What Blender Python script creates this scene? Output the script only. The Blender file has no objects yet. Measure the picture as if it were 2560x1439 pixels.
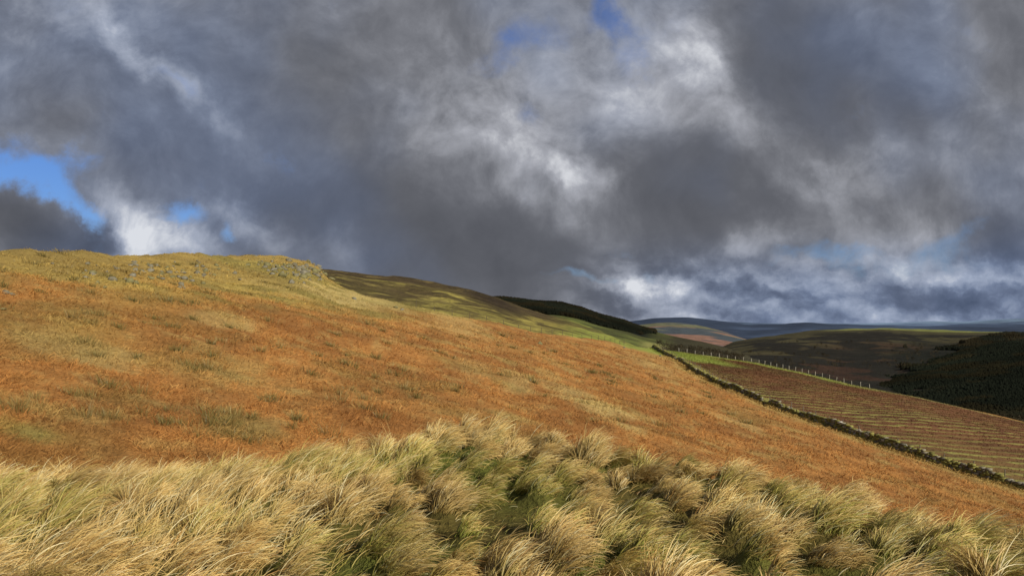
import bpy, math, numpy as np
from mathutils import Vector
rng = np.random.default_rng(7)
scene = bpy.context.scene
scene.view_settings.view_transform = 'Standard'; scene.view_settings.look = 'None'; scene.view_settings.exposure = 0; scene.view_settings.gamma = 1
COL = scene.collection

# ------------------------------------------------------------------ helpers
def link(o): COL.objects.link(o); return o
def sstep(a, b, x):
    t = np.clip((x - a) / (b - a), 0, 1); return t * t * (3 - 2 * t)
def smax(a, b, k):
    h = np.clip(.5 + .5 * (a - b) / k, 0, 1); return b * (1 - h) + a * h + k * h * (1 - h)
def vnoise(x, y, seed):
    xi = np.floor(x).astype(np.int64); yi = np.floor(y).astype(np.int64)
    fx = x - xi; fy = y - yi; fx = fx * fx * (3 - 2 * fx); fy = fy * fy * (3 - 2 * fy)
    def h(a, b):
        v = (a * 374761393 + b * 668265263 + seed * 974634777) & 0xffffffff
        v = ((v ^ (v >> 13)) * 1274126177) & 0xffffffff
        v = v ^ (v >> 16); return (v & 0xffff) / 65535.0
    return (h(xi, yi) * (1 - fx) + h(xi + 1, yi) * fx) * (1 - fy) + (h(xi, yi + 1) * (1 - fx) + h(xi + 1, yi + 1) * fx) * fy
def fbm(x, y, scale, octv=4, seed=1):
    v = 0; a = .5; s = 0
    for i in range(octv):
        v = v + a * vnoise(x / scale + 17.3 * i, y / scale - 9.1 * i, seed + i); s += a; a *= .5; scale *= .5
    return v / s
def mk_mesh(name, verts, faces, k, col=None, mats=None, smooth=False, matidx=None):
    verts = np.asarray(verts, np.float32).reshape(-1, 3); faces = np.asarray(faces, np.int32).reshape(-1, k)
    me = bpy.data.meshes.new(name)
    me.vertices.add(len(verts)); me.vertices.foreach_set("co", verts.ravel())
    me.loops.add(faces.size); me.loops.foreach_set("vertex_index", faces.ravel())
    me.polygons.add(len(faces)); me.polygons.foreach_set("loop_start", np.arange(0, faces.size, k, dtype=np.int32))
    if col is not None:
        a = me.attributes.new("Col", 'FLOAT_COLOR', 'POINT')
        c = np.ones((len(verts), 4), np.float32); c[:, :3] = np.asarray(col).reshape(-1, 3)
        a.data.foreach_set("color", c.ravel())
    me.update(calc_edges=True)
    if smooth: me.polygons.foreach_set("use_smooth", np.ones(len(faces), bool))
    if mats: me.materials.append(mats)
    me.validate()
    return me
def grid_faces(nr, nc):
    i = np.arange(nr - 1)[:, None] * nc + np.arange(nc - 1)[None, :]
    return np.stack([i, i + 1, i + nc + 1, i + nc], -1).reshape(-1, 4)
def obj(name, me, label=None, category=None, kind=None, group=None, parent=None):
    o = bpy.data.objects.new(name, me); link(o)
    if label: o["label"] = label
    if category: o["category"] = category
    if kind: o["kind"] = kind
    if group: o["group"] = group
    if parent: o.parent = parent
    return o
def lerp(a, b, w):
    a = np.asarray(a, float); b = np.asarray(b, float); w = np.asarray(w)[..., None]
    return a * (1 - w) + b * w

F = 1991.0     # focal length expressed in the photo's survey units
HZ = 815.0
def T(px): return (np.asarray(px, float) - 1280) / F
def E(py): return (HZ - np.asarray(py, float)) / F

# ------------------------------------------------------------------ materials
def mat_col(name, rough=.9, spec=.1, n1=1.0, n2=12.0, amt=.5, bump=.4, bdist=.1, transl=0.0):
    m = bpy.data.materials.new(name); m.use_nodes = True; nt = m.node_tree; N = nt.nodes; L = nt.links
    N.clear()
    out = N.new('ShaderNodeOutputMaterial'); b = N.new('ShaderNodeBsdfPrincipled')
    b.inputs['Roughness'].default_value = rough; b.inputs['Specular IOR Level'].default_value = spec
    at = N.new('ShaderNodeAttribute'); at.attribute_name = "Col"
    last = at.outputs['Color']
    if amt > 0:
        tc = N.new('ShaderNodeTexCoord')
        for sc in (n1, n2):
            n = N.new('ShaderNodeTexNoise'); n.inputs['Scale'].default_value = sc; n.inputs['Detail'].default_value = 6
            n.inputs['Roughness'].default_value = .65
            L.new(tc.outputs['Object'], n.inputs['Vector'])
            mr = N.new('ShaderNodeMapRange'); mr.inputs[1].default_value = .25; mr.inputs[2].default_value = .75
            mr.inputs[3].default_value = 1 - amt; mr.inputs[4].default_value = 1 + amt
            L.new(n.outputs[0], mr.inputs[0])
            vm = N.new('ShaderNodeVectorMath'); vm.operation = 'SCALE'
            L.new(last, vm.inputs[0]); L.new(mr.outputs[0], vm.inputs['Scale']); last = vm.outputs[0]
            nn = n
        if bump > 0:
            bp = N.new('ShaderNodeBump'); bp.inputs['Strength'].default_value = bump; bp.inputs['Distance'].default_value = bdist
            L.new(nn.outputs[0], bp.inputs['Height']); L.new(bp.outputs[0], b.inputs['Normal'])
    L.new(last, b.inputs['Base Color'])
    if transl > 0:
        t = N.new('ShaderNodeBsdfTranslucent'); mx = N.new('ShaderNodeMixShader'); mx.inputs[0].default_value = transl
        L.new(last, t.inputs['Color']); L.new(b.outputs[0], mx.inputs[1]); L.new(t.outputs[0], mx.inputs[2])
        L.new(mx.outputs[0], out.inputs[0])
    else:
        L.new(b.outputs[0], out.inputs[0])
    return m
M_ground = mat_col("moorland_soil", n1=.6, n2=3.5, amt=.25, bump=.8, bdist=.35)
M_field = mat_col("rough_pasture", n1=.4, n2=3, amt=.25, bump=.6, bdist=.25)
M_hill = mat_col("hill_turf", n1=.03, n2=.3, amt=.42, bump=1.0, bdist=3)
M_far = mat_col("far_hill_haze_tint", n1=.002, n2=.012, amt=.2, bump=.2, bdist=20)
M_blade = mat_col("dry_grass", rough=.5, spec=.35, amt=0, transl=.2)
M_cover = mat_col("bracken_litter", rough=.8, spec=.1, amt=0, transl=.2)
M_stone = mat_col("weathered_stone", n1=2, n2=14, amt=.35, bump=.6, bdist=.04)
M_tree = mat_col("conifer_needles", amt=0, spec=.02)
M_wood = mat_col("weathered_wood", n1=4, n2=30, amt=.25, bump=.2, bdist=.01)

# ------------------------------------------------------------------ terrain
cp = np.array([(-500, .086, 45), (0, .0915, 62), (200, .0925, 76), (400, .0918, 100), (500, .089, 115), (560, .0875, 132), (620, .0918, 158),
  (700, .090, 172), (760, .0845, 175), (795, .076, 172), (812, .067, 162), (850, .0505, 138), (900, .0377, 122), (1000, .0265, 125), (1100, .0176, 134),
  (1300, -.0025, 152), (1400, -.011, 168), (1500, -.0195, 185), (1570, -.0255, 212), (1620, -.028, 222), (1700, -.0326, 229),
  (1800, -.039, 233), (1900, -.0467, 230), (2000, -.0578, 215), (2130, -.0738, 200), (2300, -.0904, 185), (2560, -.1205, 169), (3000, -.17, 145)], float)
slp = np.array([(0, .0), (750, .02), (850, .12), (1500, .12), (1700, .2), (2560, .3)], float)
kn = np.array([(-300, 9.8), (0, 10.5), (200, 10.7), (500, 11.5), (900, 12.0), (1050, 13.6), (1300, 13.2), (1500, 11.9), (1800, 11.5), (1900, 10.1), (2100, 9.6), (2400, 8.2), (2560, 6.9), (2900, 6.0)], float)
def planeA(X, Y): return -7.7 - .267 * X + .051 * Y
def planeB(X, Y): return -12.75 - .154 * X + .0555 * Y
wall_pts = np.array([(64, 56), (57, 66.5), (50, 78.5), (45, 88), (41.4, 100.5), (37.8, 121.5), (35, 141.5), (37.5, 181), (40, 222), (42, 250)], float)
fence_pts = np.array([(150, 110), (128, 143), (108, 169), (85, 200), (71, 230), (48, 229), (44, 250)], float)

tus = []
for i in range(14000):
    Y = rng.uniform(3.2, 14.5); X = rng.uniform(-.8, .8) * Y
    if Y > np.interp(1280 + F * X / Y, kn[:, 0], kn[:, 1]) + .5: continue
    if all((X - a) ** 2 + (Y - b) ** 2 > (.30 + .40 * float(vnoise(np.array(X * .8), np.array(Y * .8), 3))) ** 2 for a, b in tus): tus.append((X, Y))
tus = np.array(tus)
tr = rng.uniform(.13, .32, len(tus)); thh = rng.uniform(.10, .36, len(tus)) * np.where(tus[:, 0] < -1.5, .6, 1.0)

def gz(X, Y, mounds=True):
    X = np.asarray(X, float); Y = np.asarray(Y, float)
    r = np.hypot(X, Y) + 1e-6; th = np.arctan2(X, Y); thc = np.clip(th, -.75, .75); t = np.tan(thc)
    Ye = r * np.cos(thc)
    px = 1280 + F * t
    ec = np.interp(px, cp[:, 0], cp[:, 1]); Yc = np.interp(px, cp[:, 0], cp[:, 2])
    Xe = Ye * t
    base = smax(planeA(Xe, Ye), planeB(Xe, Ye), 1.)
    bc = smax(planeA(t * Yc, Yc), planeB(t * Yc, Yc), 1.)
    zc = ec * Yc
    zin = base + (zc - bc) * sstep(.3, 1, Ye / Yc)
    d = np.maximum(Ye - Yc, 0); sl = np.interp(px, slp[:, 0], slp[:, 1])
    zout = zc - sl * d * d / (d + 8)
    z = np.where(Ye < Yc, zin, zout)
    n = (fbm(X, Y, 22, 4, 5) - .5) * 1.7 + (fbm(X, Y, 3.5, 3, 8) - .5) * .7
    z = z + n * sstep(12, 45, r) * (1 - .5 * sstep(900, 3000, r)) * (1 - .75 * sstep(34, 46, X) * sstep(300, 240, r))
    zv = -98 - 12 * sstep(500, 9000, r) + (fbm(X, Y, 300, 3, 9) - .5) * 8
    z = smax(z, zv, 4)
    Yk = np.interp(px, kn[:, 0], kn[:, 1])
    q = (Ye - Yk) / .7
    k = -2.10 - .36 * .7 * np.logaddexp(0, np.minimum(q, 60)) - np.maximum(q - 60, 0) + (fbm(X, Y, 2.2, 3, 4) - .5) * .26
    k = k + .22 * np.exp(-((X + .9) ** 2 / 8 + (Y - 12.8) ** 2 / 4))
    z = smax(z, k, .5)
    if mounds:
        s = np.where((r < 17).ravel())[0]
        if len(s):
            zf = z.reshape(-1).copy(); xs = X.ravel()[s]; ys = Y.ravel()[s]; acc = np.zeros(len(s))
            for (a, b), rr, h in zip(tus, tr, thh):
                acc = np.maximum(acc, h * np.exp(-((xs - a) ** 2 + (ys - b) ** 2) / (rr * .85) ** 2))
            zf[s] += acc; z = zf.reshape(z.shape)
    return z

def hit(px, py):
    """first point of the ground met along a bearing / elevation"""
    t = float(T(px)); e = float(E(py)); Y = np.geomspace(15, 260, 1500)
    z = gz(t * Y, Y, False); i = np.where(z / Y >= e)[0]
    i = i[0] if len(i) else np.argmax(z / Y)
    return t * Y[i], Y[i]

def poly_side(P, X, Y):
    d = np.full(np.shape(X), 1e9)
    for a, b in zip(P[:-1], P[1:]):
        ab = b - a; L2 = ab @ ab
        s = np.clip(((X - a[0]) * ab[0] + (Y - a[1]) * ab[1]) / L2, 0, 1)
        d = np.minimum(d, np.hypot(X - a[0] - s * ab[0], Y - a[1] - s * ab[1]))
    return d

patches = []
def patch(px, py, rx, ry, rgb, st):
    x, y = hit(px, py); patches.append((x, y, rx, ry, rgb, st))
PALE = (.50, .38, .15); GRN = (.27, .25, .075); OLV = (.25, .19, .065)
patch(1500, 1015, 3.0, 7, PALE, .85); patch(1420, 985, 2.5, 7, PALE, .6); patch(1300, 950, 1.6, 7, PALE, .45); patch(1180, 915, 1.6, 7, PALE, .4)
patch(90, 1090, 1.3, 1.0, GRN, .7); patch(590, 1060, 1.3, 2.0, OLV, .7); patch(180, 870, 2.5, 2.5, PALE, .5); patch(80, 850, 3, 4, OLV, .4)
patch(540, 800, 2, 5, PALE, .5); patch(1860, 1060, 2, 6, PALE, .45); patch(950, 755, 6, 25, PALE, .6); patch(820, 735, 6, 18, PALE, .8)
patch(1150, 810, 5, 20, PALE, .4); patch(300, 1000, 1.5, 2, OLV, .4); patch(1620, 905, 4, 20, PALE, .4)

def zonecol(X, Y):
    z = gz(X, Y, False); r = np.hypot(X, Y)
    n1 = fbm(X, Y, 14, 4, 21); n2 = fbm(X, Y, 4, 4, 22); n3 = fbm(X, Y, 40, 3, 23); n4 = fbm(X, Y, 1.5, 3, 24); n5 = fbm(X, Y, .9, 2, 26)
    c = lerp((.43, .205, .062), (.315, .145, .045), sstep(.35, .65, n2))
    c = lerp(c, (.45, .27, .09), sstep(.55, .75, n1) * .5)
    c = lerp(c, (.23, .13, .045), sstep(.55, .75, n4) * .4)
    c = lerp(c, (.48, .33, .12), sstep(.60, .8, n5) * .5)
    c = lerp(c, (.43, .32, .115), sstep(.64, .76, fbm(X, Y, 3.5, 4, 25)) * .45)
    up = sstep(-.6, 4.2, z + (n1 - .5) * 6 + (n2 - .5) * 4) * sstep(5, -8, X)
    yg = lerp((.41, .325, .09), (.27, .225, .065), sstep(.4, .62, n2))
    yg = lerp(yg, (.23, .17, .06), sstep(.55, .75, n4) * .45)
    yg = lerp(yg, (.39, .24, .08), sstep(.52, .7, n3) * .4)
    c = lerp(c, yg, up * .92)
    left = sstep(-.42, -.62, X / np.maximum(Y, 1)) * sstep(.52, .66, n1) * .5
    c = lerp(c, (.40, .29, .09), left)
    for (x, y, rx, ry, rgb, st) in patches:
        d = np.hypot((X - x) / rx, (Y - y) / ry) + (n2 - .5) * 1.8
        c = lerp(c, rgb, st * sstep(1.2, .4, d))
    olive = sstep(.62, .77, fbm(X, Y, 5, 3, 31)) * .35
    c = lerp(c, (.25, .19, .06), olive)
    dw = poly_side(wall_pts, X, Y)
    c = lerp(c, (.38, .28, .095), sstep(5, 1, dw + (n2 - .5) * 4) * .75)
    thc = np.clip(np.arctan2(X, Y), -.75, .75); Ye = r * np.cos(thc)
    Yk = np.interp(1280 + F * np.tan(thc), kn[:, 0], kn[:, 1])
    c = lerp(c, lerp((.10, .08, .022), (.11, .12, .025), sstep(.4, .6, n2)), sstep(3.0, 1.0, Ye - Yk))
    f = fbm(X, Y, 350, 4, 41)
    low = lerp((.06, .055, .03), (.07, .09, .035), sstep(.45, .55, f))
    low = lerp(low, (.02, .024, .016), sstep(.55, .62, fbm(X, Y, 160, 3, 42)))
    low = lerp(low, (.13, .18, .27), sstep(2500, 9000, r))  # distance haze painted into the far ground as blue
    mid = (.22, .20, .05)
    px = 1280 + F * np.tan(thc)
    Ycv = np.interp(px, cp[:, 0], cp[:, 2])
    c = lerp(c, mid, sstep(3, 12, Ye - Ycv) * sstep(850, 900, px))
    c = lerp(c, low, sstep(260, 420, r))
    gm = sstep(1500, 1560, px + (n2 - .5) * 60) * sstep(188, 205, Ye)
    c = lerp(c, (.27, .30, .065), gm * sstep(400, 300, r))
    return c

th = np.concatenate([np.linspace(-math.pi, -.8, 50)[:-1], np.linspace(-.8, .8, 620), np.linspace(.8, math.pi, 50)[1:]])
rr = np.geomspace(.4, 32000, 580)
R, TH = np.meshgrid(rr, th, indexing='ij'); GX = R * np.sin(TH); GY = R * np.cos(TH)
GZ = gz(GX, GY)
def infield(X, Y):
    xw = np.interp(Y, wall_pts[:, 1], wall_pts[:, 0]); 
    xf = np.interp(Y, fence_pts[[0, 1, 2, 3, 4], 1], fence_pts[[0, 1, 2, 3, 4], 0])
    return sstep(1.2, 4, X - xw) * sstep(1, 4, xf - X) * (Y > 57) * sstep(228, 222, Y)
GZ = GZ - .45 * infield(GX, GY)
me = mk_mesh("ground", np.stack([GX, GY, GZ], -1), grid_faces(*GX.shape)[:, ::-1], 4, zonecol(GX, GY), M_ground, True)
obj("ground", me, "rust and straw coloured moorland sloping down to a valley", "ground", "structure")

# ------------------------------------------------------------------ pasture between wall and fence
def resample(P, n):
    d = np.r_[0, np.cumsum(np.hypot(*np.diff(P, axis=0).T))]
    s = np.linspace(0, d[-1], n); return np.stack([np.interp(s, d, P[:, 0]), np.interp(s, d, P[:, 1])], -1)
nA, nB = 700, 540
Wp = resample(wall_pts[:-1], nA) + np.array([.9, 0]); Fp = resample(fence_pts[:-1], nA)
w = np.linspace(0, 1, nB)
FX = Wp[:, None, 0] * (1 - w) + Fp[:, None, 0] * w; FY = Wp[:, None, 1] * (1 - w) + Fp[:, None, 1] * w
def rowphase(X, Y):
    q = X * (-.5) + Y * .866 + (fbm(X, Y, 50, 2, 51) - .5) * 3 + (fbm(X, Y, 5, 3, 54) - .5) * 1.4
    return q / 2.9
def fieldcol(X, Y):
    ph = rowphase(X, Y); n = fbm(X, Y, 5, 4, 52); n2 = fbm(X, Y, 14, 4, 53); n3 = fbm(X, Y, 1.8, 3, 55)
    c = lerp((.120, .052, .026), (.165, .075, .036), sstep(.35, .65, n))
    c = lerp(c, (.11, .08, .035), sstep(.5, .7, n2) * .45)
    row = sstep(.62, 1.0, .5 + .5 * np.cos(2 * math.pi * ph) + (n3 - .5) * .9)
    far = sstep(205, 115, Y)
    c = lerp(c, (.27, .255, .07), row * (.12 + .75 * far) * (.35 + .65 * sstep(.32, .52, n2)))
    c = lerp(c, (.22, .21, .06), sstep(120, 80, Y + (n2 - .5) * 30) * .3)
    dw = poly_side(wall_pts, X, Y); df = poly_side(fence_pts, X, Y)
    c = lerp(c, (.31, .29, .085), sstep(6.0, 3, dw + (n - .5) * 5) * .85)
    c = lerp(c, (.26, .30, .065), sstep(193, 200, Y + (n - .5) * 8) * sstep(62, 52, X))
    c = lerp(c, (.26, .29, .065), sstep(8, 5, df + (n - .5) * 4) * sstep(180, 205, Y))
    c = lerp(c, (.26, .24, .09), sstep(3.2, 1.5, df + (n - .5) * 1) * .7)
    return c
FZ = gz(FX, FY) + .04 + .03 * np.cos(2 * math.pi * rowphase(FX, FY)) * sstep(0, .08, w)[None, :] * sstep(1, .93, w)[None, :] 
FZ[:, -1] -= .6
me = mk_mesh("field", np.stack([FX, FY, FZ], -1), grid_faces(nA, nB), 4, fieldcol(FX, FY), M_field, True)
obj("field", me, "brown furrowed rough pasture between stone wall and fence", "field", "structure")

# ------------------------------------------------------------------ hills
def hill(name, label, tab, Y0, e0, colfn, mat, nt=260, nr=110, amp=1., nsc=60, back=1.5, shape=1.0):
    tab = np.array(tab, float)
    px = np.linspace(tab[0, 0], tab[-1, 0], nt)
    ec = np.interp(px, tab[:, 0], tab[:, 1]); Yc = np.interp(px, tab[:, 0], tab[:, 2])
    kw = max(3, nt // 26) | 1; kx = np.hanning(kw + 2)[1:-1]; kx /= kx.sum()
    ec = np.convolve(np.pad(ec, kw // 2, 'edge'), kx, 'valid'); Yc = np.convolve(np.pad(Yc, kw // 2, 'edge'), kx, 'valid')
    Y0 = np.interp(px, *Y0) if isinstance(Y0, tuple) else np.full(nt, float(Y0))
    e0 = np.interp(px, *e0) if isinstance(e0, tuple) else np.full(nt, float(e0))
    s = np.linspace(0, 1, nr); sb = np.linspace(0, 1, 25)[1:]
    t = T(px)[None, :]
    Yf = Y0[None] + (Yc - Y0)[None] * s[:, None]
    Zf = (e0 * Y0)[None] + (ec * Yc - e0 * Y0)[None] * (s[:, None] ** shape)
    Yb = Yc[None] * (1 + (back - 1) * sb[:, None]); Zb = (ec * Yc)[None] - (Yb - Yc[None]) * .25 * sb[:, None] ** .5
    Y = np.concatenate([Yf, Yb]); Z = np.concatenate([Zf, Zb]); X = t * Y; S = np.concatenate([np.broadcast_to(s[:, None], Yf.shape), np.ones(Yb.shape)])
    n = (fbm(X, Y, nsc, 5, 61) - .5) * 2 * amp
    Z = Z + n * sstep(0, .2, S)
    PX = np.broadcast_to(px[None], X.shape)
    c = colfn(X, Y, S, PX, Z)
    me = mk_mesh(name, np.stack([X, Y, Z], -1), grid_faces(*X.shape), 4, c, mat, True)
    obj(name, me, label, "hill", "structure")
    def zf(Xq, Yq):
        p = 1280 + F * Xq / Yq
        e_ = np.interp(p, px, ec); yc = np.interp(p, px, Yc); y0 = np.interp(p, px, Y0); ez = np.interp(p, px, e0)
        ss = np.clip((Yq - y0) / (yc - y0), 0, 1)
        z = ez * y0 + (e_ * yc - ez * y0) * ss ** shape
        return z + (fbm(Xq, Yq, nsc, 5, 61) - .5) * 2 * amp * sstep(0, .2, ss), ss, p
    return zf

def c2(X, Y, S, PX, Z):
    n = fbm(X, Y, 40, 5, 71); m = fbm(X, Y, 14, 4, 72); k = fbm(X, Y, 6, 4, 73)
    c = lerp((.19, .145, .052), (.095, .07, .033), sstep(.42, .6, n))
    low = sstep(.8, .3, S + (n - .5) * 1.1)
    c = lerp(c, (.31, .26, .07), low)
    c = lerp(c, (.12, .09, .038), sstep(.48, .6, k) * .7)
    g = sstep(1350, 1470, PX + (n - .5) * 160)
    c = lerp(c, lerp((.26, .28, .062), (.17, .16, .05), sstep(.48, .6, m)), g)
    her = sstep(.47, .54, m + .12 * sstep(.3, .7, S) - .05) * sstep(.12, .3, S) * sstep(1560, 1330, PX)
    c = lerp(c, (.06, .042, .022), her * .75)
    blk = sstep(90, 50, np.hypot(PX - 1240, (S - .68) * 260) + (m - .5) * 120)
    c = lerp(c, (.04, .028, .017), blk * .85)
    return c
zf2 = hill("hill", "moorland hill with olive turf and dark heather patches",
     [(650, .066, 430), (810, .0718, 450), (900, .068, 480), (1000, .0628, 520), (1100, .0555, 540), (1180, .0467, 540), (1240, .036, 520), (1300, .0236, 490),
      (1350, .0155, 470), (1420, .0075, 450), (1500, -.006, 420), (1560, -.017, 390), (1620, -.0275, 360), (1700, -.038, 330), (1800, -.055, 320)],
     ([650, 850, 1100, 1500, 1800], [200, 180, 180, 215, 250]), ([650, 850, 900, 1100, 1300, 1500, 1620, 1800], [.03, .025, .015, -.002, -.02, -.035, -.045, -.075]), c2, M_hill, amp=2.6, nsc=45, nt=520, nr=200)

def c3(X, Y, S, PX, Z):
    n = fbm(X, Y, 120, 4, 75); c = lerp((.07, .075, .026), (.13, .15, .04), sstep(.45, .6, n))
    lit = sstep(40, 15, np.hypot((PX - 1640) / 1.4, (S - .35) * 160) + (n - .5) * 30)  # field patch brightened in colour as if in sun
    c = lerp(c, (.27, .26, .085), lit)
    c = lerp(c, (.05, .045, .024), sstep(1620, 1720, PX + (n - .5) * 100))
    return lerp(c, (.009, .010, .007), sstep(.62, .70, S + (n - .5) * .3) * sstep(1680, 1600, PX))  # plantation ground darkened in colour for cloud shade
zf3 = hill("hill", "hill with a conifer plantation along its top, cloud shade in its colour",
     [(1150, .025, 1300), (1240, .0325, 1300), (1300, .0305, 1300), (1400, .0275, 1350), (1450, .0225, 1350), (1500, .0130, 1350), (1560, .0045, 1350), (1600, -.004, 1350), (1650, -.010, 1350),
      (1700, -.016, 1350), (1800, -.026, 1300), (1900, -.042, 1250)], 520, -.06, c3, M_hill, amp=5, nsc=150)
def c4(X, Y, S, PX, Z):  # heather darkened in colour for cloud shadow, crest left bright as if sunlit
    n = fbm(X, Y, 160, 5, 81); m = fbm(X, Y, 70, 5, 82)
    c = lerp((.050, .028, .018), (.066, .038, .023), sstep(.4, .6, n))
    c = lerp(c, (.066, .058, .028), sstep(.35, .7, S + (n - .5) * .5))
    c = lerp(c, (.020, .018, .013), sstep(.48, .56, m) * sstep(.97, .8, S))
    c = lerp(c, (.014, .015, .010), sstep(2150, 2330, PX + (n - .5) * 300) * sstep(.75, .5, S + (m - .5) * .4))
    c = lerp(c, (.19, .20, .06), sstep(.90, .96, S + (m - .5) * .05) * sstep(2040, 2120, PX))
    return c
zf4 = hill("hill", "heather hill across the valley with green crest, cloud shade in its colour",
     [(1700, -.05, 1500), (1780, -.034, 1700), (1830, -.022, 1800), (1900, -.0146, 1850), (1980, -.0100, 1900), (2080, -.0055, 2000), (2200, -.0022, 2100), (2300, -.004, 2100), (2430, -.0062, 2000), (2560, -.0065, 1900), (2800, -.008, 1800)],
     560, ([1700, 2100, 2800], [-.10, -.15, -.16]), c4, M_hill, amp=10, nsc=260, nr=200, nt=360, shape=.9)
def c5(X, Y, S, PX, Z):  # slope under the conifers, its dark colour includes painted cloud shadow
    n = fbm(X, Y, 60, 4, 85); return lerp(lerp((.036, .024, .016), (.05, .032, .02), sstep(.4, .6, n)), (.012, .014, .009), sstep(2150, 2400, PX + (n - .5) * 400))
zf5 = hill("hill", "steep valley side covered by dark conifer forest, cloud shade in its colour",
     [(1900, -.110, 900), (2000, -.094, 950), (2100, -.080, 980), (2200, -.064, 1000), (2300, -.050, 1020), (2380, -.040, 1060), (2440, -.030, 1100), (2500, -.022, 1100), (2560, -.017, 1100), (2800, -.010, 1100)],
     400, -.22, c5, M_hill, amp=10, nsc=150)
BL = lambda a, sc=900: (lambda X, Y, S, PX, Z: lerp(a, np.array(a) * .6, sstep(.42, .6, fbm(X, Y, sc, 4, 91))))  # blue base colour stands in for haze over the far ranges
def c6(X, Y, S, PX, Z):
    n = fbm(X, Y, 330, 4, 95); c = lerp((.25, .145, .11), (.15, .15, .09), sstep(.48, .62, n))
    return lerp(c, (.07, .085, .10), sstep(.46, .54, fbm(X, Y, 200, 4, 96)))
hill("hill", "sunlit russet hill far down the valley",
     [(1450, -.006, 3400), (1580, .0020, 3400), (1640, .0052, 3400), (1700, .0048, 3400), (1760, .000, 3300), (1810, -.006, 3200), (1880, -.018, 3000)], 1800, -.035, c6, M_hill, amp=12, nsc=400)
hill("hill", "distant hill range under cloud, blue haze in its colour",
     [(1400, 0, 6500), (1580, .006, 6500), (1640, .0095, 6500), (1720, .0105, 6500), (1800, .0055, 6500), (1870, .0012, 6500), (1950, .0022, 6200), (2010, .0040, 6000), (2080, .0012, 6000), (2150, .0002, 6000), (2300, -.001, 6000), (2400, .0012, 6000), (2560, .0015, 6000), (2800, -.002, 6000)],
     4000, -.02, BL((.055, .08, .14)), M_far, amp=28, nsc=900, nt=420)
hill("hill", "ridge beyond the valley, blue haze in its colour",
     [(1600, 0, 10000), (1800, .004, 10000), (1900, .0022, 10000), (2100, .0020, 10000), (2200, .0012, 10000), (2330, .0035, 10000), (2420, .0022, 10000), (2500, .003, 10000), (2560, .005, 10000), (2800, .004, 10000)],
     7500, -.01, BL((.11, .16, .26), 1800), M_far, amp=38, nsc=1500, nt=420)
hill("hill", "mountain range on the horizon, pale blue haze in its colour",
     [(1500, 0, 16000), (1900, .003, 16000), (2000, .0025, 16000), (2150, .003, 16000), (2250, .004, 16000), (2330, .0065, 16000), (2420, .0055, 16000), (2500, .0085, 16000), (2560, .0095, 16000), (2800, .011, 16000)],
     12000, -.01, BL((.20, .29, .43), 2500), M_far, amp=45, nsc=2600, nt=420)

# ------------------------------------------------------------------ stuff: blades
def blades(root, L, wid, az, p0, p1, nseg, crt, ctp, tipw=.15):
    N = len(root); s = np.linspace(0, 1, nseg + 1)
    phi = p0[:, None] + p1[:, None] * s[None]
    ax = np.cos(az)[:, None]; ay = np.sin(az)[:, None]
    D = np.stack([np.sin(phi) * ax, np.sin(phi) * ay, np.cos(phi)], -1)
    step = D * (L / nseg)[:, None, None]
    P = np.concatenate([np.zeros((N, 1, 3)), np.cumsum(step[:, :-1], 1)], 1) + root[:, None, :]
    rv = rng.normal(size=(N, 3)); sd = np.cross(D, rv[:, None, :]); sd /= np.linalg.norm(sd, axis=-1, keepdims=True) + 1e-9
    wv = wid[:, None] * (1 - (1 - tipw) * s[None] ** 1.5) * .5
    V = np.stack([P - sd * wv[..., None], P + sd * wv[..., None]], 2)
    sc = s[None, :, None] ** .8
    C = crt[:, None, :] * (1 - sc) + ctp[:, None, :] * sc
    C = np.repeat(C[:, :, None, :], 2, 2)
    base = np.arange(N)[:, None] * (2 * (nseg + 1)) + np.arange(nseg)[None] * 2
    Fc = np.stack([base, base + 1, base + 3, base + 2], -1)
    return V.reshape(-1, 3), Fc.reshape(-1, 4), C.reshape(-1, 3)

def wind(X, Y):
    return .55 + (fbm(X, Y, 2.6, 3, 101) - .5) * 2.6 + (fbm(X, Y, .8, 2, 102) - .5) * 2.2

def knoll_ok(X, Y, m=.5):
    return Y < np.interp(1280 + F * X / np.maximum(Y, .1), kn[:, 0], kn[:, 1]) + m
nT = 150000
wgt = tr ** 1.6; wgt = wgt / wgt.sum()
ti = rng.choice(len(tus), nT, p=wgt)
rad = np.sqrt(rng.uniform(0, 1, nT)) * tr[ti] * .72; an = rng.uniform(0, 2 * math.pi, nT)
ox = rad * np.cos(an); oy = rad * np.sin(an)
X = tus[ti, 0] + ox; Y = tus[ti, 1] + oy
tL = rng.uniform(.18, .42, len(tus)); tW = wind(tus[:, 0], tus[:, 1]) + rng.normal(size=len(tus)) * .6; tB = rng.uniform(.72, 1.12, len(tus))
lock = (np.floor((X + 50) / .04) * 7919 + np.floor((Y + 50) / .04) * 104729).astype(np.int64)
lr = ((lock * 2654435761) % 1000003) / 1000003.0; lr2 = ((lock * 40503 + 77) % 999983) / 999983.0
wz = tW[ti] + (lr - .5) * 1.2 + rng.normal(size=nT) * .28
vx = np.cos(wz) + .5 * ox / (tr[ti]); vy = np.sin(wz) + .5 * oy / (tr[ti])
az1 = np.arctan2(vy, vx)
L1 = tL[ti] * (.55 + .75 * lr2) * rng.uniform(.6, 1.2, nT)
p01 = rng.uniform(.05, .45, nT) + .45 * rad / tr[ti]; p11 = .9 + 1.0 * lr + rng.uniform(-.35, .5, nT)
nF = 46000
Yf = np.sqrt(rng.uniform(3.6 ** 2, 14.6 ** 2, nF)); Xf = rng.uniform(-.78, .78, nF) * Yf
lf = sstep(-.5, -2.5, Xf)
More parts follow.
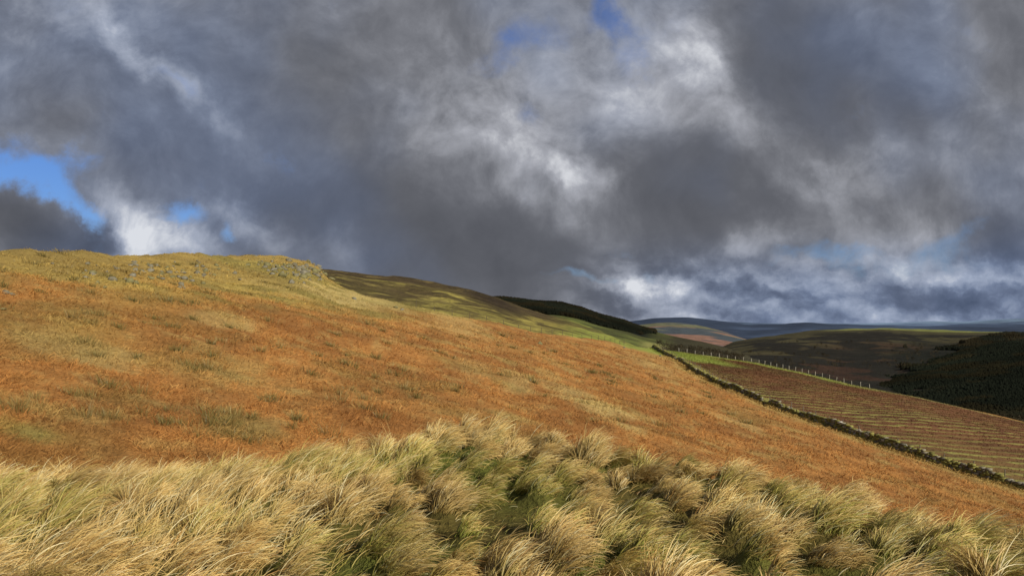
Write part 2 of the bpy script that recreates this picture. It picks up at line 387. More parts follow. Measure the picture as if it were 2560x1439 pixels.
ok = knoll_ok(Xf, Yf, .9) & (rng.uniform(0, 1, nF) < .26 + .64 * lf); Xf = Xf[ok]; Yf = Yf[ok]; lf = lf[ok]; nF = len(Xf)
az2 = wind(Xf, Yf) + rng.normal(size=nF) * .5
L2 = rng.uniform(.08, .24, nF) * (1 + 1.2 * lf)
p02 = rng.uniform(.2, .8, nF); p12 = rng.uniform(.8, 1.4, nF)
AX = np.r_[X, Xf]; AY = np.r_[Y, Yf]; AL = np.r_[L1, L2]; AZ = np.r_[az1, az2]; P0 = np.r_[p01, p02]; P1 = np.r_[p11, p12]
AN = len(AX); root = np.stack([AX, AY, gz(AX, AY) - .02], -1)
g = fbm(AX, AY, 1.3, 3, 111); rnd = np.r_[.5 * lr + .5 * rng.uniform(0, 1, nT), rng.uniform(0, 1, nF)]
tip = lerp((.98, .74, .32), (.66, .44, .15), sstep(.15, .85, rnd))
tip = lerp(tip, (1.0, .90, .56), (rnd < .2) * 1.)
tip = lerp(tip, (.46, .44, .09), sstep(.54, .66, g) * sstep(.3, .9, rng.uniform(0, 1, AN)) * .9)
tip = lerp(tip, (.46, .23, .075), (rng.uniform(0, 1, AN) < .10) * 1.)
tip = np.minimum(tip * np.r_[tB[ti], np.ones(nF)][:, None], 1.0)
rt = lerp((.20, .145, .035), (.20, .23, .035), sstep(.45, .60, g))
rt = lerp(rt, (.48, .35, .13), np.r_[sstep(-.5, -2.5, X) * .4, lf * .6])
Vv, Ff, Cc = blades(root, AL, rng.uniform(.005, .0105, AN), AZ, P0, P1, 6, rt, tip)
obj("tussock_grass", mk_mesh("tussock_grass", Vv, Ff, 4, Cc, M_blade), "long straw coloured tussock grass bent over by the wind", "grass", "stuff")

# slope cover
nC = 420000
u = rng.uniform(0, 1, nC); Y1, Y2 = 13., 185.
Yc_ = np.where(rng.uniform(0, 1, nC) < .6, 1 / (1 / Y1 + u * (1 / Y2 - 1 / Y1)), Y1 * (Y2 / Y1) ** u)
Xc_ = rng.uniform(-.72, .68, nC) * Yc_
nW = 18000; wi = rng.integers(0, 4000, nW); Pww = resample(wall_pts, 4000)[wi] + np.stack([-np.abs(rng.normal(size=nW)) * .5 - .35, rng.normal(size=nW) * .2], -1)
isw = np.r_[np.zeros(nC, bool), np.ones(nW, bool)]
Xc_ = np.r_[Xc_, Pww[:, 0]]; Yc_ = np.r_[Yc_, Pww[:, 1]]
pxx = 1280 + F * Xc_ / Yc_
ok = (Yc_ < np.interp(pxx, cp[:, 0], cp[:, 2]) + 1) & ~knoll_ok(Xc_, Yc_, .3)
xw = np.interp(Yc_, wall_pts[:, 1], wall_pts[:, 0]); ok &= (Xc_ < xw - .7) | isw
cl0 = fbm(Xc_, Yc_, 1.3, 3, 121); ok &= (rng.uniform(0, 1, len(Xc_)) < .35 + 1.4 * (cl0 - .25)) | isw
X = Xc_[ok]; Y = Yc_[ok]; isw = isw[ok]; n = len(X)
zc = zonecol(X, Y); dd = Y
ycr = np.interp(1280 + F * X / Y, cp[:, 0], cp[:, 2])
Lc = rng.uniform(.12, .30, n) * (1 + dd / 260) * (1 - .55 * sstep(.75, .98, Y / ycr)) + isw * .15; Wc = np.maximum(.012, dd * .0007) * rng.uniform(.6, 1.5, n)
cl = cl0[ok]
Lc *= .4 + 1.2 * cl
br = (rng.uniform(.68, 1.36, n) * (.78 + .44 * cl))[:, None]
tipc = zc * br * 1.22
root = np.stack([X, Y, gz(X, Y, False) - .02], -1)
az = .6 + rng.normal(size=n) * 1.7
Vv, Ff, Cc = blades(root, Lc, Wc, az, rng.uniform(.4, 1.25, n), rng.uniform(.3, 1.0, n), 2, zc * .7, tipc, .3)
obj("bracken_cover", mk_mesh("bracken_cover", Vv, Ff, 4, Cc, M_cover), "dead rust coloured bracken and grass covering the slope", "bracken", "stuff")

# rush tufts
tt = []
for (px, py, sp, k) in [(230, 960, 2.5, 8), (500, 880, 3, 6), (570, 1050, 1.2, 9), (590, 1075, .8, 5), (920, 910, 3, 5), (400, 800, 5, 6), (830, 820, 8, 6), (170, 730, 5, 8), (1100, 960, 3, 4), (1500, 930, 6, 6), (700, 960, 3, 4), (1300, 880, 8, 6), (350, 690, 6, 8), (640, 720, 10, 10), (1700, 1000, 5, 5), (80, 990, 2, 4), (1500, 1040, 3, 4), (1000, 1000, 3, 4), (480, 1040, 1., 3), (940, 940, 2, 3)]:
    x, y = hit(px, py)
    for _ in range(k): tt.append((x + rng.normal() * sp, y + rng.normal() * sp * 1.3))
for _ in range(110):
    y = 1 / rng.uniform(1 / 170, 1 / 22); tt.append((rng.uniform(-.66, .3) * y, y))
tt = np.array(tt); tt = tt[~knoll_ok(tt[:, 0], tt[:, 1], 2) & (tt[:, 0] < np.interp(tt[:, 1], wall_pts[:, 1], wall_pts[:, 0]) - 2)]
K = 60; ri = np.repeat(np.arange(len(tt)), K); n = len(ri)
tsz = rng.uniform(.5, 1.6, len(tt))
an = rng.uniform(0, 2 * math.pi, n); ra = np.abs(rng.normal(size=n)) * .17 * (1 + tt[ri, 1] / 150) * tsz[ri]
X = tt[ri, 0] + ra * np.cos(an) * 1.6; Y = tt[ri, 1] + ra * np.sin(an)
root = np.stack([X, Y, gz(X, Y, False) - .03], -1)
sz = rng.uniform(.3, .55, len(tt))[ri] * (.6 + .4 * tsz[ri])
green = rng.uniform(0, 1, len(tt))[ri]
tipc = lerp((.22, .185, .055), (.40, .29, .10), green) * rng.uniform(.75, 1.25, (n, 1))
Vv, Ff, Cc = blades(root, sz * rng.uniform(.6, 1.1, n), np.maximum(.012, Y * .0006), an, rng.uniform(.1, .5, n), rng.uniform(.3, .9, n), 3, tipc * .45, tipc)
obj("rush_tufts", mk_mesh("rush_tufts", Vv, Ff, 4, Cc, M_blade), "olive rush tufts dotted through the bracken", "rushes", "stuff")

# field tufts
nC = 70000
a = rng.uniform(0, 1, nC); b = rng.uniform(0, 1, nC); ia = (a * (nA - 1)).astype(int)
X = Wp[ia, 0] * (1 - b) + Fp[ia, 0] * b + rng.normal(size=nC) * .3; Y = Wp[ia, 1] * (1 - b) + Fp[ia, 1] * b + rng.normal(size=nC) * .3
fc = fieldcol(X, Y); br = rng.uniform(.5, 1.5, (nC, 1))
root = np.stack([X, Y, gz(X, Y, False)], -1)
Vv, Ff, Cc = blades(root, rng.uniform(.12, .30, nC), Y * .0007 * rng.uniform(.6, 1.4, nC), rng.uniform(0, 6.28, nC), rng.uniform(.3, .9, nC), rng.uniform(.3, .8, nC), 2, fc * .6, fc * br * 1.05, .3)
obj("pasture_grass", mk_mesh("pasture_grass", Vv, Ff, 4, Cc, M_cover), "short rough grass and litter growing in the pasture rows", "grass", "stuff")

# ------------------------------------------------------------------ dry stone wall
cube = np.array([(-1, -1, -1), (1, -1, -1), (1, 1, -1), (-1, 1, -1), (-1, -1, 1), (1, -1, 1), (1, 1, 1), (-1, 1, 1)], float) * .5
cf = np.array([(0, 3, 2, 1), (4, 5, 6, 7), (0, 1, 5, 4), (1, 2, 6, 5), (2, 3, 7, 6), (3, 0, 4, 7)])
V = []; Fs = []; Cs = []; cnt = 0
Pw = resample(wall_pts, 4000); dl = np.hypot(*np.diff(wall_pts, axis=0).T).sum()
for course in range(5):
    s = 0.
    while s < dl:
        ln = rng.uniform(.28, .7); i = min(int((s + ln / 2) / dl * 3999), 3998)
        p = Pw[i]; dr = Pw[min(i + 8, 3999)] - Pw[max(i - 8, 0)]; dr = dr / np.hypot(*dr); nr_ = np.array([-dr[1], dr[0]])
        gap = fbm(np.array(s), np.array(3.), 5, 3, 131)
        s += ln
        if course >= 3 and gap < .32: continue
        if course == 4 and (rng.random() < .25 or gap < .42): continue
        sides = (0,) if course == 4 else (-1, 1)
        z0 = float(gz(np.array([p[0]]), np.array([p[1]]), False)[0])
        for sd in sides:
            hh = .27 if course < 4 else rng.uniform(.18, .32)
            dep = (.36 - .03 * course) if course < 4 else .5
            v = cube * np.array([ln * .97, dep, hh]) * rng.uniform(.8, 1.12, (8, 3))
            off = sd * (.24 - .035 * course) + rng.normal() * .05
            wx = p[0] + dr[0] * v[:, 0] + nr_[0] * (v[:, 1] + off); wy = p[1] + dr[1] * v[:, 0] + nr_[1] * (v[:, 1] + off)
            V.append(np.stack([wx, wy, z0 + .02 + .24 * course + .1 + v[:, 2] + rng.normal() * .02], -1)); Fs.append(cf + cnt); cnt += 8
            q = rng.random(); c = np.array((.22, .20, .15)) * rng.uniform(.5, 1.3)
            if q < .65: c = np.array((.21, .195, .06)) * rng.uniform(.6, 1.3)
            if q > .98: c = np.array((.36, .34, .30))
            Cs.append(np.tile(c, (8, 1)))
obj("dry_stone_wall", mk_mesh("dry_stone_wall", np.concatenate(V), np.concatenate(Fs), 4, np.concatenate(Cs), M_stone),
    "mossy grey dry stone wall running down the moor slope", "wall")

# ------------------------------------------------------------------ fences
def post_mesh(name, rad, h, col, col2):
    vs = []; k = 8; zs = [-.3, h * .5, h - .06, h]; rs = [rad * 1.06, rad, rad * .95, rad * .45]
    for z, r_ in zip(zs, rs):
        for j in range(k):
            a = 2 * math.pi * j / k; q = 1 + .08 * math.sin(j * 2.3 + z * 3); vs.append((r_ * q * math.cos(a), r_ * q * math.sin(a), z))
    fs = [(i * k + j, i * k + (j + 1) % k, (i + 1) * k + (j + 1) % k, (i + 1) * k + j) for i in range(3) for j in range(k)]
    vs.append((0, 0, h + .01)); c = len(vs) - 1
    me = bpy.data.meshes.new(name); me.from_pydata(vs, [], fs + [(3 * k + j, 3 * k + (j + 1) % k, c) for j in range(k)])
    a = me.attributes.new("Col", 'FLOAT_COLOR', 'POINT')
    for i, v in enumerate(vs): a.data[i].color = (*(col if v[2] > .2 else col2), 1)
    me.materials.append(M_wood); me.update(); return me
def fence(label, P, spacing, pm, h, wires, wcol, wr):
    L = np.hypot(*np.diff(P, axis=0).T).sum(); n = max(2, int(L / spacing)); Q = resample(P, n)
    Z = gz(Q[:, 0], Q[:, 1], False)
    e = bpy.data.objects.new("fence", None); link(e); e.location = (Q[0, 0], Q[0, 1], Z[0]); e["label"] = label; e["category"] = "fence"
    for i in range(n):
        o = bpy.data.objects.new("post", pm); link(o); o.parent = e
        o.location = (Q[i, 0] - Q[0, 0], Q[i, 1] - Q[0, 1], Z[i] - Z[0]); o.rotation_euler = (rng.normal() * .04, rng.normal() * .04, rng.uniform(0, 6)); o.scale = (1, 1, rng.uniform(.85, 1.1))
    V = []; Fs = []; c = 0
    for hw in wires:
        for i in range(n - 1):
            a = np.array([Q[i, 0], Q[i, 1], Z[i] + hw * h]); b = np.array([Q[i + 1, 0], Q[i + 1, 1], Z[i + 1] + hw * h])
            d = (b - a) / np.linalg.norm(b - a); s1 = np.cross(d, (0, 0, 1)); s2 = np.cross(d, s1)
            for p in (a, b):
                for q in range(4):
                    an = math.pi / 2 * q; V.append(p + wr * (math.cos(an) * s1 + math.sin(an) * s2) - np.array([Q[0, 0], Q[0, 1], Z[0]]))
            for q in range(4): Fs.append((c + q, c + (q + 1) % 4, c + 4 + (q + 1) % 4, c + 4 + q))
            c += 8
    me = mk_mesh("wire", np.array(V), np.array(Fs), 4, np.tile(np.array(wcol), (len(V), 1)), M_wood)
    obj("wire", me, parent=e)
pale = post_mesh("pale_post", .065, 1.2, (.42, .39, .34), (.3, .28, .2))
dark = post_mesh("dark_post", .06, 1.3, (.16, .13, .10), (.12, .1, .07))
thin = post_mesh("thin_post", .045, 1.05, (.12, .10, .07), (.12, .1, .07))
fp2 = fence_pts[2:6].copy(); fp2[0] = (88, 196)
fence("pale timber post and wire fence along the pasture edge", fp2, 2.2, pale, 1.2, (.35, .65, .95), (.25, .25, .24), .006)
fence("thin dark post and wire fence beside the stone wall", resample(wall_pts, 40)[:-3] + np.array([2.2, .6]), 3.2, dark, 1.3, (.4, .7, .95), (.2, .2, .2), .005)
pq = np.linspace(1040, 1560, 14); yq = np.interp(pq, cp[:, 0], cp[:, 2]) + .5
fence("dark post and wire fence along the moor edge", np.stack([T(pq) * yq, yq], -1), 4.5, thin, 1.05, (.95,), (.2, .2, .2), .003)

# ------------------------------------------------------------------ rocks
import bmesh
def rock_mesh(seed, flat=.7):
    r_ = np.random.default_rng(seed); bm = bmesh.new()
    for _ in range(18):
        p = r_.normal(size=3); p /= np.linalg.norm(p); p *= r_.uniform(.8, 1.1); bm.verts.new((p[0] * .6, p[1] * .5, p[2] * .5 * flat))
    bmesh.ops.convex_hull(bm, input=bm.verts)
    for v in [v for v in bm.verts if not v.link_faces]: bm.verts.remove(v)
    bmesh.ops.triangulate(bm, faces=bm.faces)
    bm.verts.index_update(); bm.verts.ensure_lookup_table()
    vs = np.array([v.co[:] for v in bm.verts]); fs = np.array([[v.index for v in f.verts] for f in bm.faces]); bm.free()
    return vs, fs
rm = []
for i in range(9):
    vs, fs = rock_mesh(i)
    c = [(.17, .155, .11), (.20, .185, .14), (.18, .165, .08)][i % 3]
    rm.append(mk_mesh("rock", vs, fs, 3, np.tile(c, (len(vs), 1)), M_stone))
def place_rock(px, py, s, lab, grp, nm="rock"):
    x, y = hit(px, py); z = float(gz(np.array([x]), np.array([y]), False)[0])
    o = obj(nm, rm[rng.integers(9)], lab, "rock", group=grp)
    o.location = (x, y, z + .03 * s + .03); o.scale = (s, s, s * rng.uniform(.7, 1.3)); o.rotation_euler = (rng.uniform(-.3, .3), rng.uniform(-.3, .3), rng.uniform(0, 6))
for (px, py, n, sx, sy, s0, s1) in [(752, 678, 80, 38, 15, .45, 1.5), (690, 668, 24, 30, 10, .4, 1.1), (480, 682, 46, 60, 13, .35, .85), (340, 676, 40, 80, 12, .3, .75), (640, 655, 16, 40, 8, .3, .8)]:
    for _ in range(n):
        place_rock(px + rng.normal() * sx, py + rng.normal() * sy, s0 + (s1 - s0) * rng.random() ** 1.8, "weathered grey rock cropping out of the grassy hillside", "rocks of the hillside outcrop")
for (px, py, s) in [(15, 735, .5), (30, 738, .35), (8, 775, .35), (325, 705, .7), (340, 709, .5), (215, 695, .5), (260, 720, .4), (1350, 860, .9), (990, 770, .8), (1005, 775, .6), (885, 748, .8), (1560, 870, .8), (600, 700, .6), (450, 720, .4), (1650, 890, .7)]:
    place_rock(px, py, s, "pale grey boulder half sunk in moorland turf", "boulders scattered over the hillside", "boulder")

# ------------------------------------------------------------------ forests
def conifer(seed):
    r_ = np.random.default_rng(seed); V = []; Fq = []; c = 0; k = 6
    for (z0, z1, rad) in [(.08, .6, .30), (.35, .82, .24), (.6, 1.0, .14)]:
        for j in range(k):
            a = 2 * math.pi * j / k + r_.uniform(-.2, .2); q = rad * r_.uniform(.7, 1.15); V.append((q * math.cos(a), q * math.sin(a), z0 + r_.uniform(-.03, .03)))
        V.append((r_.uniform(-.03, .03), r_.uniform(-.03, .03), z1)); 
        for j in range(k): Fq.append((c + j, c + (j + 1) % k, c + k))
        c += k + 1
    for j in range(3): V.append((.02 * math.cos(2.1 * j), .02 * math.sin(2.1 * j), -.1))
    V.append((0, 0, .4)); 
    for j in range(3): Fq.append((c + j, c + (j + 1) % 3, c + 3))
    return np.array(V), np.array(Fq)
CT = [conifer(i) for i in range(6)]
def scatter_mesh(name, label, cat, pts, z, h, temps, cols, wid=1.):
    V = []; Fs = []; Cs = []; c = 0; n = len(pts); ki = rng.integers(0, len(temps), n)
    for k, (tv, tf) in enumerate(temps):
        s = np.where(ki == k)[0]
        if not len(s): continue
        a = rng.uniform(0, 6.28, len(s)); ca, sa = np.cos(a)[:, None], np.sin(a)[:, None]; hh = h[s][:, None]
        x = (tv[None, :, 0] * ca - tv[None, :, 1] * sa) * hh * wid + pts[s, 0][:, None]; y = (tv[None, :, 0] * sa + tv[None, :, 1] * ca) * hh * wid + pts[s, 1][:, None]
        zz = tv[None, :, 2] * hh + z[s][:, None]
        V.append(np.stack([x, y, zz], -1).reshape(-1, 3)); Fs.append((tf[None] + (np.arange(len(s)) * len(tv))[:, None, None]).reshape(-1, 3) + c); c += len(s) * len(tv)
        Cs.append(np.repeat(cols[s], len(tv), 0))
    obj(name, mk_mesh(name, np.concatenate(V), np.concatenate(Fs), 3, np.concatenate(Cs), M_tree), label, cat, "stuff")
def forest(name, label, zf, pr, yr, n, hr, cond, col, wid):  # tree colours passed in are darkened to include cloud shade
    px = rng.uniform(*pr, n * 3); Y = np.sqrt(rng.uniform(yr[0] ** 2, yr[1] ** 2, n * 3)); X = T(px) * Y
    z, ss, p = zf(X, Y); ok = cond(X, Y, ss, p); X = X[ok][:n]; Y = Y[ok][:n]; z = z[ok][:n]
    m = len(X); v = fbm(X, Y, 90, 3, 141); v2 = fbm(X, Y, 40, 3, 142)
    cols = np.array(col)[None] * rng.uniform(.85, 1.15, (m, 1)) * (.4 + 1.2 * v)[:, None]
    cols = lerp(cols, cols * np.array((1.6, 1.15, .9)), sstep(.5, .65, v2))
    scatter_mesh(name, label, "forest", np.stack([X, Y], -1), z, rng.uniform(*hr, m) * (.6 + .8 * v2), CT, cols, wid)
forest("conifer_forest", "dark conifer plantation on the hill top, cloud shade in its colour", zf3, (1200, 1640), (950, 1400), 12000, (4, 5.5),
       lambda X, Y, s, p: (s > .66 + .2 * (fbm(X, Y, 120, 3, 75) - .5) + .25 * sstep(1560, 1640, p)) & (s < 1.01), (.010, .012, .008), 1.8)
forest("conifer_forest", "dense dark conifer forest on the valley side, cloud shade in its colour", zf5, (1920, 2700), (430, 1110), 46000, (2.6, 4.6),
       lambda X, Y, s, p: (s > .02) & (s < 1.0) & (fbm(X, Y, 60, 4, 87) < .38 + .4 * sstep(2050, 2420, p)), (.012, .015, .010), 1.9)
forest("conifer_forest", "dark conifer wood on the far heather slope, cloud shade in its colour", zf4, (2250, 2700), (1050, 1950), 12000, (5, 8),
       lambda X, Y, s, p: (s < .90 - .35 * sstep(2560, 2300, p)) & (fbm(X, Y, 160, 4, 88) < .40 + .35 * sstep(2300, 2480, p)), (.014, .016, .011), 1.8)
def scrub(seed):
    r_ = np.random.default_rng(seed); V = []; Fq = []; c = 0
    for i in range(60):
        d = r_.normal(size=3); d /= np.linalg.norm(d); p = d * np.array([.4, .4, .38]) * r_.uniform(.4, 1) + np.array([0, 0, .58])
        for _ in range(3): V.append(p + r_.normal(size=3) * .06)
        Fq.append((c, c + 1, c + 2)); c += 3
    for j in range(3): V.append((.03 * math.cos(2.1 * j), .03 * math.sin(2.1 * j), -.1))
    V.append((0, 0, .6)); 
    for j in range(3): Fq.append((c + j, c + (j + 1) % 3, c + 3))
    return np.array(V), np.array(Fq)
ST = [scrub(i) for i in range(5)]
pts = []; zz = []
for (p0, p1, y0, y1, n, zf) in [(2150, 2620, 520, 580, 240, zf5), (1640, 1860, 620, 900, 380, zf3), (1560, 1700, 700, 760, 90, zf3), (1750, 2350, 900, 1500, 500, zf4)]:
    px = rng.uniform(p0, p1, n); Y = rng.uniform(y0, y1, n); X = T(px) * Y; k_ = fbm(X, Y, 90, 3, 151) > (.55 if zf is zf4 else 0); X = X[k_]; Y = Y[k_]
    z, _, _ = zf(X, Y); pts.append(np.stack([X, Y], -1)); zz.append(z)
pts = np.concatenate(pts); zz = np.concatenate(zz); m = len(pts)
scatter_mesh("leafless_woodland", "brown leafless trees along the valley bottom", "woodland", pts, zz, rng.uniform(5, 8, m), ST, np.array((.055, .045, .028))[None] * rng.uniform(.5, 1.4, (m, 1)))

# ------------------------------------------------------------------ camera
cam = bpy.data.cameras.new("camera"); co = bpy.data.objects.new("camera", cam); link(co)
cam.sensor_width = 36; cam.lens = 28.0; cam.shift_y = 95.5 / 2560; cam.clip_end = 80000; cam.clip_start = .05
co.location = (0, 0, 0); co.rotation_euler = (math.radians(90), 0, 0); scene.camera = co

# ------------------------------------------------------------------ sun + sky
S = Vector((.62, -.62, .48)).normalized(); el = math.asin(S.z); az = math.atan2(S.x, S.y)
sd = bpy.data.lights.new("sun", 'SUN'); sd.energy = 5.0; sd.angle = math.radians(.5); sd.color = (1, .92, .76)
so = bpy.data.objects.new("sun", sd); link(so); so.rotation_euler = S.to_track_quat('Z', 'Y').to_euler(); so.location = (50, -50, 60)

W = bpy.data.worlds.new("World"); scene.world = W; W.use_nodes = True; nt = W.node_tree; N = nt.nodes; LK = nt.links; N.clear()
def nd(t, **k):
    n = N.new(t)
    for a, v in k.items(): setattr(n, a, v)
    return n
def setin(n, i, v):
    if isinstance(v, bpy.types.NodeSocket): LK.new(v, n.inputs[i])
    else: n.inputs[i].default_value = v
def math_(op, a, b=0., c=None, clamp=False):
    n = nd('ShaderNodeMath', operation=op); n.use_clamp = clamp; setin(n, 0, a); setin(n, 1, b)
    if c is not None: setin(n, 2, c)
    return n.outputs[0]
def vmath(op, a, b=None, scale=None):
    n = nd('ShaderNodeVectorMath', operation=op); setin(n, 0, a)
    if b is not None: setin(n, 1, b)
    if scale is not None: setin(n, 'Scale', scale)
    return n.outputs['Value'] if op == 'LENGTH' else n.outputs[0]
def mrange(v, a, b, c, d, sm=True):
    n = nd('ShaderNodeMapRange'); n.interpolation_type = 'SMOOTHSTEP' if sm else 'LINEAR'
    setin(n, 0, v); setin(n, 1, a); setin(n, 2, b); setin(n, 3, c); setin(n, 4, d); return n.outputs[0]
def noise(vec, sc, det=6, ro=.55, color=False, dist=0.):
    n = nd('ShaderNodeTexNoise'); setin(n, 'Vector', vec); setin(n, 'Scale', sc); setin(n, 'Detail', det); setin(n, 'Roughness', ro); setin(n, 'Distortion', dist)
    return n.outputs[1] if color else n.outputs[0]
tc = nd('ShaderNodeTexCoord'); sp = nd('ShaderNodeSeparateXYZ'); LK.new(tc.outputs['Generated'], sp.inputs[0])
dx, dy, dz = sp.outputs
ay = math_('MAXIMUM', math_('ABSOLUTE', dy), .08)
u = math_('DIVIDE', dx, ay); v = math_('DIVIDE', dz, ay)
cmb = nd('ShaderNodeCombineXYZ'); setin(cmb, 0, u); setin(cmb, 1, v); uv = cmb.outputs[0]
iv = math_('DIVIDE', 1., math_('ADD', math_('MAXIMUM', v, 0.), .30))
lv = math_('LOGARITHM', math_('ADD', math_('MAXIMUM', v, 0.), .12), 2.718)
pc = nd('ShaderNodeCombineXYZ'); setin(pc, 0, math_('MULTIPLY', u, math_('MULTIPLY', iv, .6))); setin(pc, 1, math_('MULTIPLY', lv, .42)); deck = pc.outputs[0]
w1 = vmath('SCALE', vmath('SUBTRACT', noise(uv, 5., 3, .5, True), (.5, .5, .5)), scale=.13)
w2 = vmath('SCALE', vmath('SUBTRACT', noise(uv, 18., 8, .62, True), (.5, .5, .5)), scale=.06)
wuv = vmath('MULTIPLY', vmath('ADD', vmath('ADD', uv, w1), w2), (1, 1, 0))
def blobs(lst, start):
    acc = start
    for (x, y, rx, ry, rot, amp) in lst:
        m = nd('ShaderNodeMapping', vector_type='TEXTURE'); setin(m, 'Vector', wuv)
        m.inputs['Location'].default_value = ((x - 1280) / F, (HZ - y) / F, 0); m.inputs['Rotation'].default_value = (0, 0, math.radians(rot)); m.inputs['Scale'].default_value = (rx / F * 1.4, ry / F * 1.4, 1)
        f = mrange(vmath('LENGTH', m.outputs[0]), 0., 1., 1., 0.)
        acc = math_('MULTIPLY_ADD', f, amp, acc)
    return acc
LB = [(370, 130, 230, 50, -48, .27), (540, 290, 200, 50, -45, .12), (150, 60, 300, 150, 0, .05), (330, 400, 350, 120, -10, -.04), (650, 380, 420, 230, -35, -.10),
 (820, 200, 350, 200, -40, -.05), (1050, 330, 150, 250, 0, .06), (1280, 240, 90, 170, 40, .17), (1340, 390, 270, 110, -28, .25), (1440, 440, 110, 45, -10, .30), (1180, 350, 170, 160, 0, .10),
 (1000, 560, 500, 150, -12, -.16), (1300, 620, 400, 120, -8, -.14), (1150, 700, 300, 60, 0, -.10), (880, 595, 90, 60, 0, .14), (1620, 170, 260, 230, 0, .12), (1720, 140, 75, 150, 25, .17),
 (1850, 320, 280, 100, -38, .14), (1500, 250, 160, 200, 0, .10), (1760, 480, 330, 150, -15, -.22), (2110, 430, 170, 85, 10, .20), (2030, 190, 320, 200, -50, -.22), (2350, 100, 350, 200, 0, -.06),
 (2200, 530, 380, 70, 12, .04), (1850, 625, 180, 45, 15, .18), (1600, 705, 220, 38, 0, .38), (2240, 590, 160, 55, 20, .16), (2400, 640, 180, 60, 0, .10), (2510, 590, 110, 70, 0, -.26),
 (1980, 735, 80, 22, 0, .20), (1900, 690, 260, 30, 0, .08), (2350, 725, 350, 40, 0, -.12), (1700, 775, 400, 25, 0, -.02), (2200, 798, 700, 24, 0, .10), (2480, 660, 150, 40, 0, .08),
 (80, 550, 190, 85, -20, -.36), (245, 575, 90, 50, -20, -.28), (385, 575, 210, 66, -25, .42), (100, 618, 260, 22, 0, .50), (630, 550, 160, 58, -15, .26)]
BB = [(50, 415, 190, 50, -3, 1.1), (180, 490, 100, 34, -40, .9), (450, 530, 90, 36, -20, .85), (585, 590, 50, 45, -30, .8), (1490, 30, 75, 75, 0, .75), (1290, 115, 190, 60, 20, .5),
 (1345, 270, 55, 85, 0, .55), (1460, 688, 150, 24, 0, .65), (2400, 565, 150, 45, 25, .5), (1560, 110, 80, 90, 0, .4), (2250, 640, 300, 45, 0, .35), (470, 225, 120, 30, -45, .4), (20, 340, 200, 60, 0, .3), (2100, 620, 200, 30, 10, .35), (1900, 660, 300, 30, 0, .25)]
n1 = noise(deck, 3.2, 8, .57, dist=.3)
n2 = noise(uv, 8., 10, .62, dist=.3)
lc = vmath('MULTIPLY', vmath('ADD', uv, vmath('SCALE', w2, scale=.6)), (1, 1.7, 1))
n3 = noise(lc, 8., 8, .54); n3b = noise(vmath('ADD', lc, (.008, .024, 0)), 8., 8, .54)
wv1 = vmath('ADD', uv, w1)
r1 = noise(wv1, 4.5, 11, .61); r2 = noise(vmath('ADD', wv1, (.014, .018, 0)), 4.5, 11, .61)
relief = math_('SUBTRACT', r1, r2)
Lb = blobs(LB, .475)
dam = mrange(Lb, .30, .80, .35, 1.1)
Lf = math_('MULTIPLY_ADD', math_('SUBTRACT', n1, .5), .28, Lb)
Lf = math_('MULTIPLY_ADD', math_('MULTIPLY', math_('SUBTRACT', n2, .5), dam), .58, Lf)
Lf = math_('MULTIPLY_ADD', math_('MULTIPLY', relief, dam), 1.6, Lf)
lowm = math_('MULTIPLY', mrange(v, 0.05, .12, 1., 0.), mrange(u, .02, .15, 0., 1.))
Lf = math_('MULTIPLY_ADD', math_('MULTIPLY', math_('SUBTRACT', n3, n3b), lowm), 1.4, Lf)
Lf = math_('MULTIPLY_ADD', math_('MULTIPLY', math_('SUBTRACT', n3, .50), lowm), .6, Lf)
e1 = mrange(Lf, .38, .52, -.5, .5)
Lf = math_('MULTIPLY_ADD', e1, .04, Lf)
Bf = blobs(BB, 0.)
Bf = math_('MULTIPLY_ADD', math_('SUBTRACT', n2, .5), 1.9, Bf)
Bf = math_('MULTIPLY_ADD', math_('SUBTRACT', n1, .5), .6, Bf)
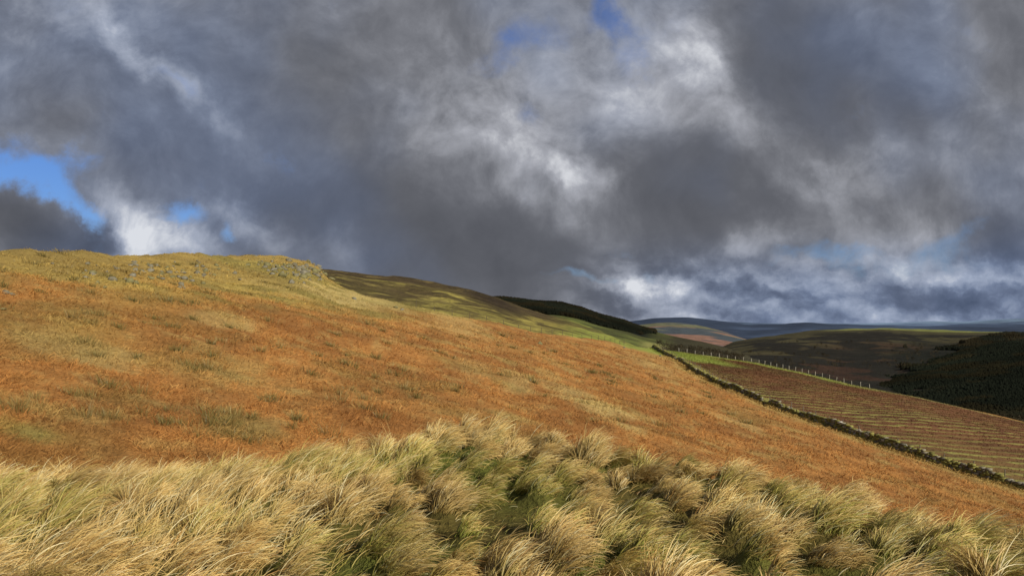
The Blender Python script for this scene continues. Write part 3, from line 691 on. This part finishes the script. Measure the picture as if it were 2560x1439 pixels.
Bf = math_('MULTIPLY_ADD', math_('MULTIPLY', math_('SUBTRACT', .5, n3), lowm), 2.0, Bf)
Bm = mrange(Bf, .20, 1.10, 0., 1.)
def lin(c): return tuple(((x / 255) / 12.92 if x / 255 < .04045 else ((x / 255 + .055) / 1.055) ** 2.4) for x in c) + (1,)
def ramp(f, stops):
    r_ = nd('ShaderNodeValToRGB'); LK.new(f, r_.inputs[0]); e = r_.color_ramp.elements
    while len(e) < len(stops): e.new(.5)
    for i, (p, c) in enumerate(stops): e[i].position = p; e[i].color = lin(c)
    return r_.outputs[0]
warm = ramp(Lf, [(0, (74, 76, 83)), (.3, (97, 99, 106)), (.5, (121, 123, 130)), (.75, (164, 166, 174)), (1, (218, 220, 225))])
cool = ramp(Lf, [(0, (68, 80, 103)), (.3, (93, 105, 130)), (.5, (117, 130, 156)), (.75, (160, 171, 193)), (1, (218, 222, 230))])
coolm = math_('ADD', math_('MULTIPLY', mrange(v, .04, .13, 1., 0.), mrange(u, .0, .3, 0., .85)), mrange(noise(uv, 2.2, 3), .43, .65, 0., .7), clamp=True)
mx = nd('ShaderNodeMix', data_type='RGBA'); setin(mx, 0, coolm); LK.new(warm, mx.inputs[6]); LK.new(cool, mx.inputs[7])
sky = nd('ShaderNodeTexSky', sky_type='NISHITA'); sky.sun_disc = False; sky.sun_elevation = el; sky.sun_rotation = az; sky.air_density = 1.2; sky.dust_density = .3; sky.ozone_density = 3
tint = vmath('MULTIPLY', sky.outputs[0], (.46, .66, 1.16))
bs = nd('ShaderNodeBackground'); LK.new(tint, bs.inputs[0]); bs.inputs[1].default_value = .08
bc_ = nd('ShaderNodeBackground'); LK.new(mx.outputs[2], bc_.inputs[0]); bc_.inputs[1].default_value = 1.0
ms = nd('ShaderNodeMixShader'); LK.new(Bm, ms.inputs[0]); LK.new(bc_.outputs[0], ms.inputs[1]); LK.new(bs.outputs[0], ms.inputs[2])
wo = nd('ShaderNodeOutputWorld'); LK.new(ms.outputs[0], wo.inputs[0])
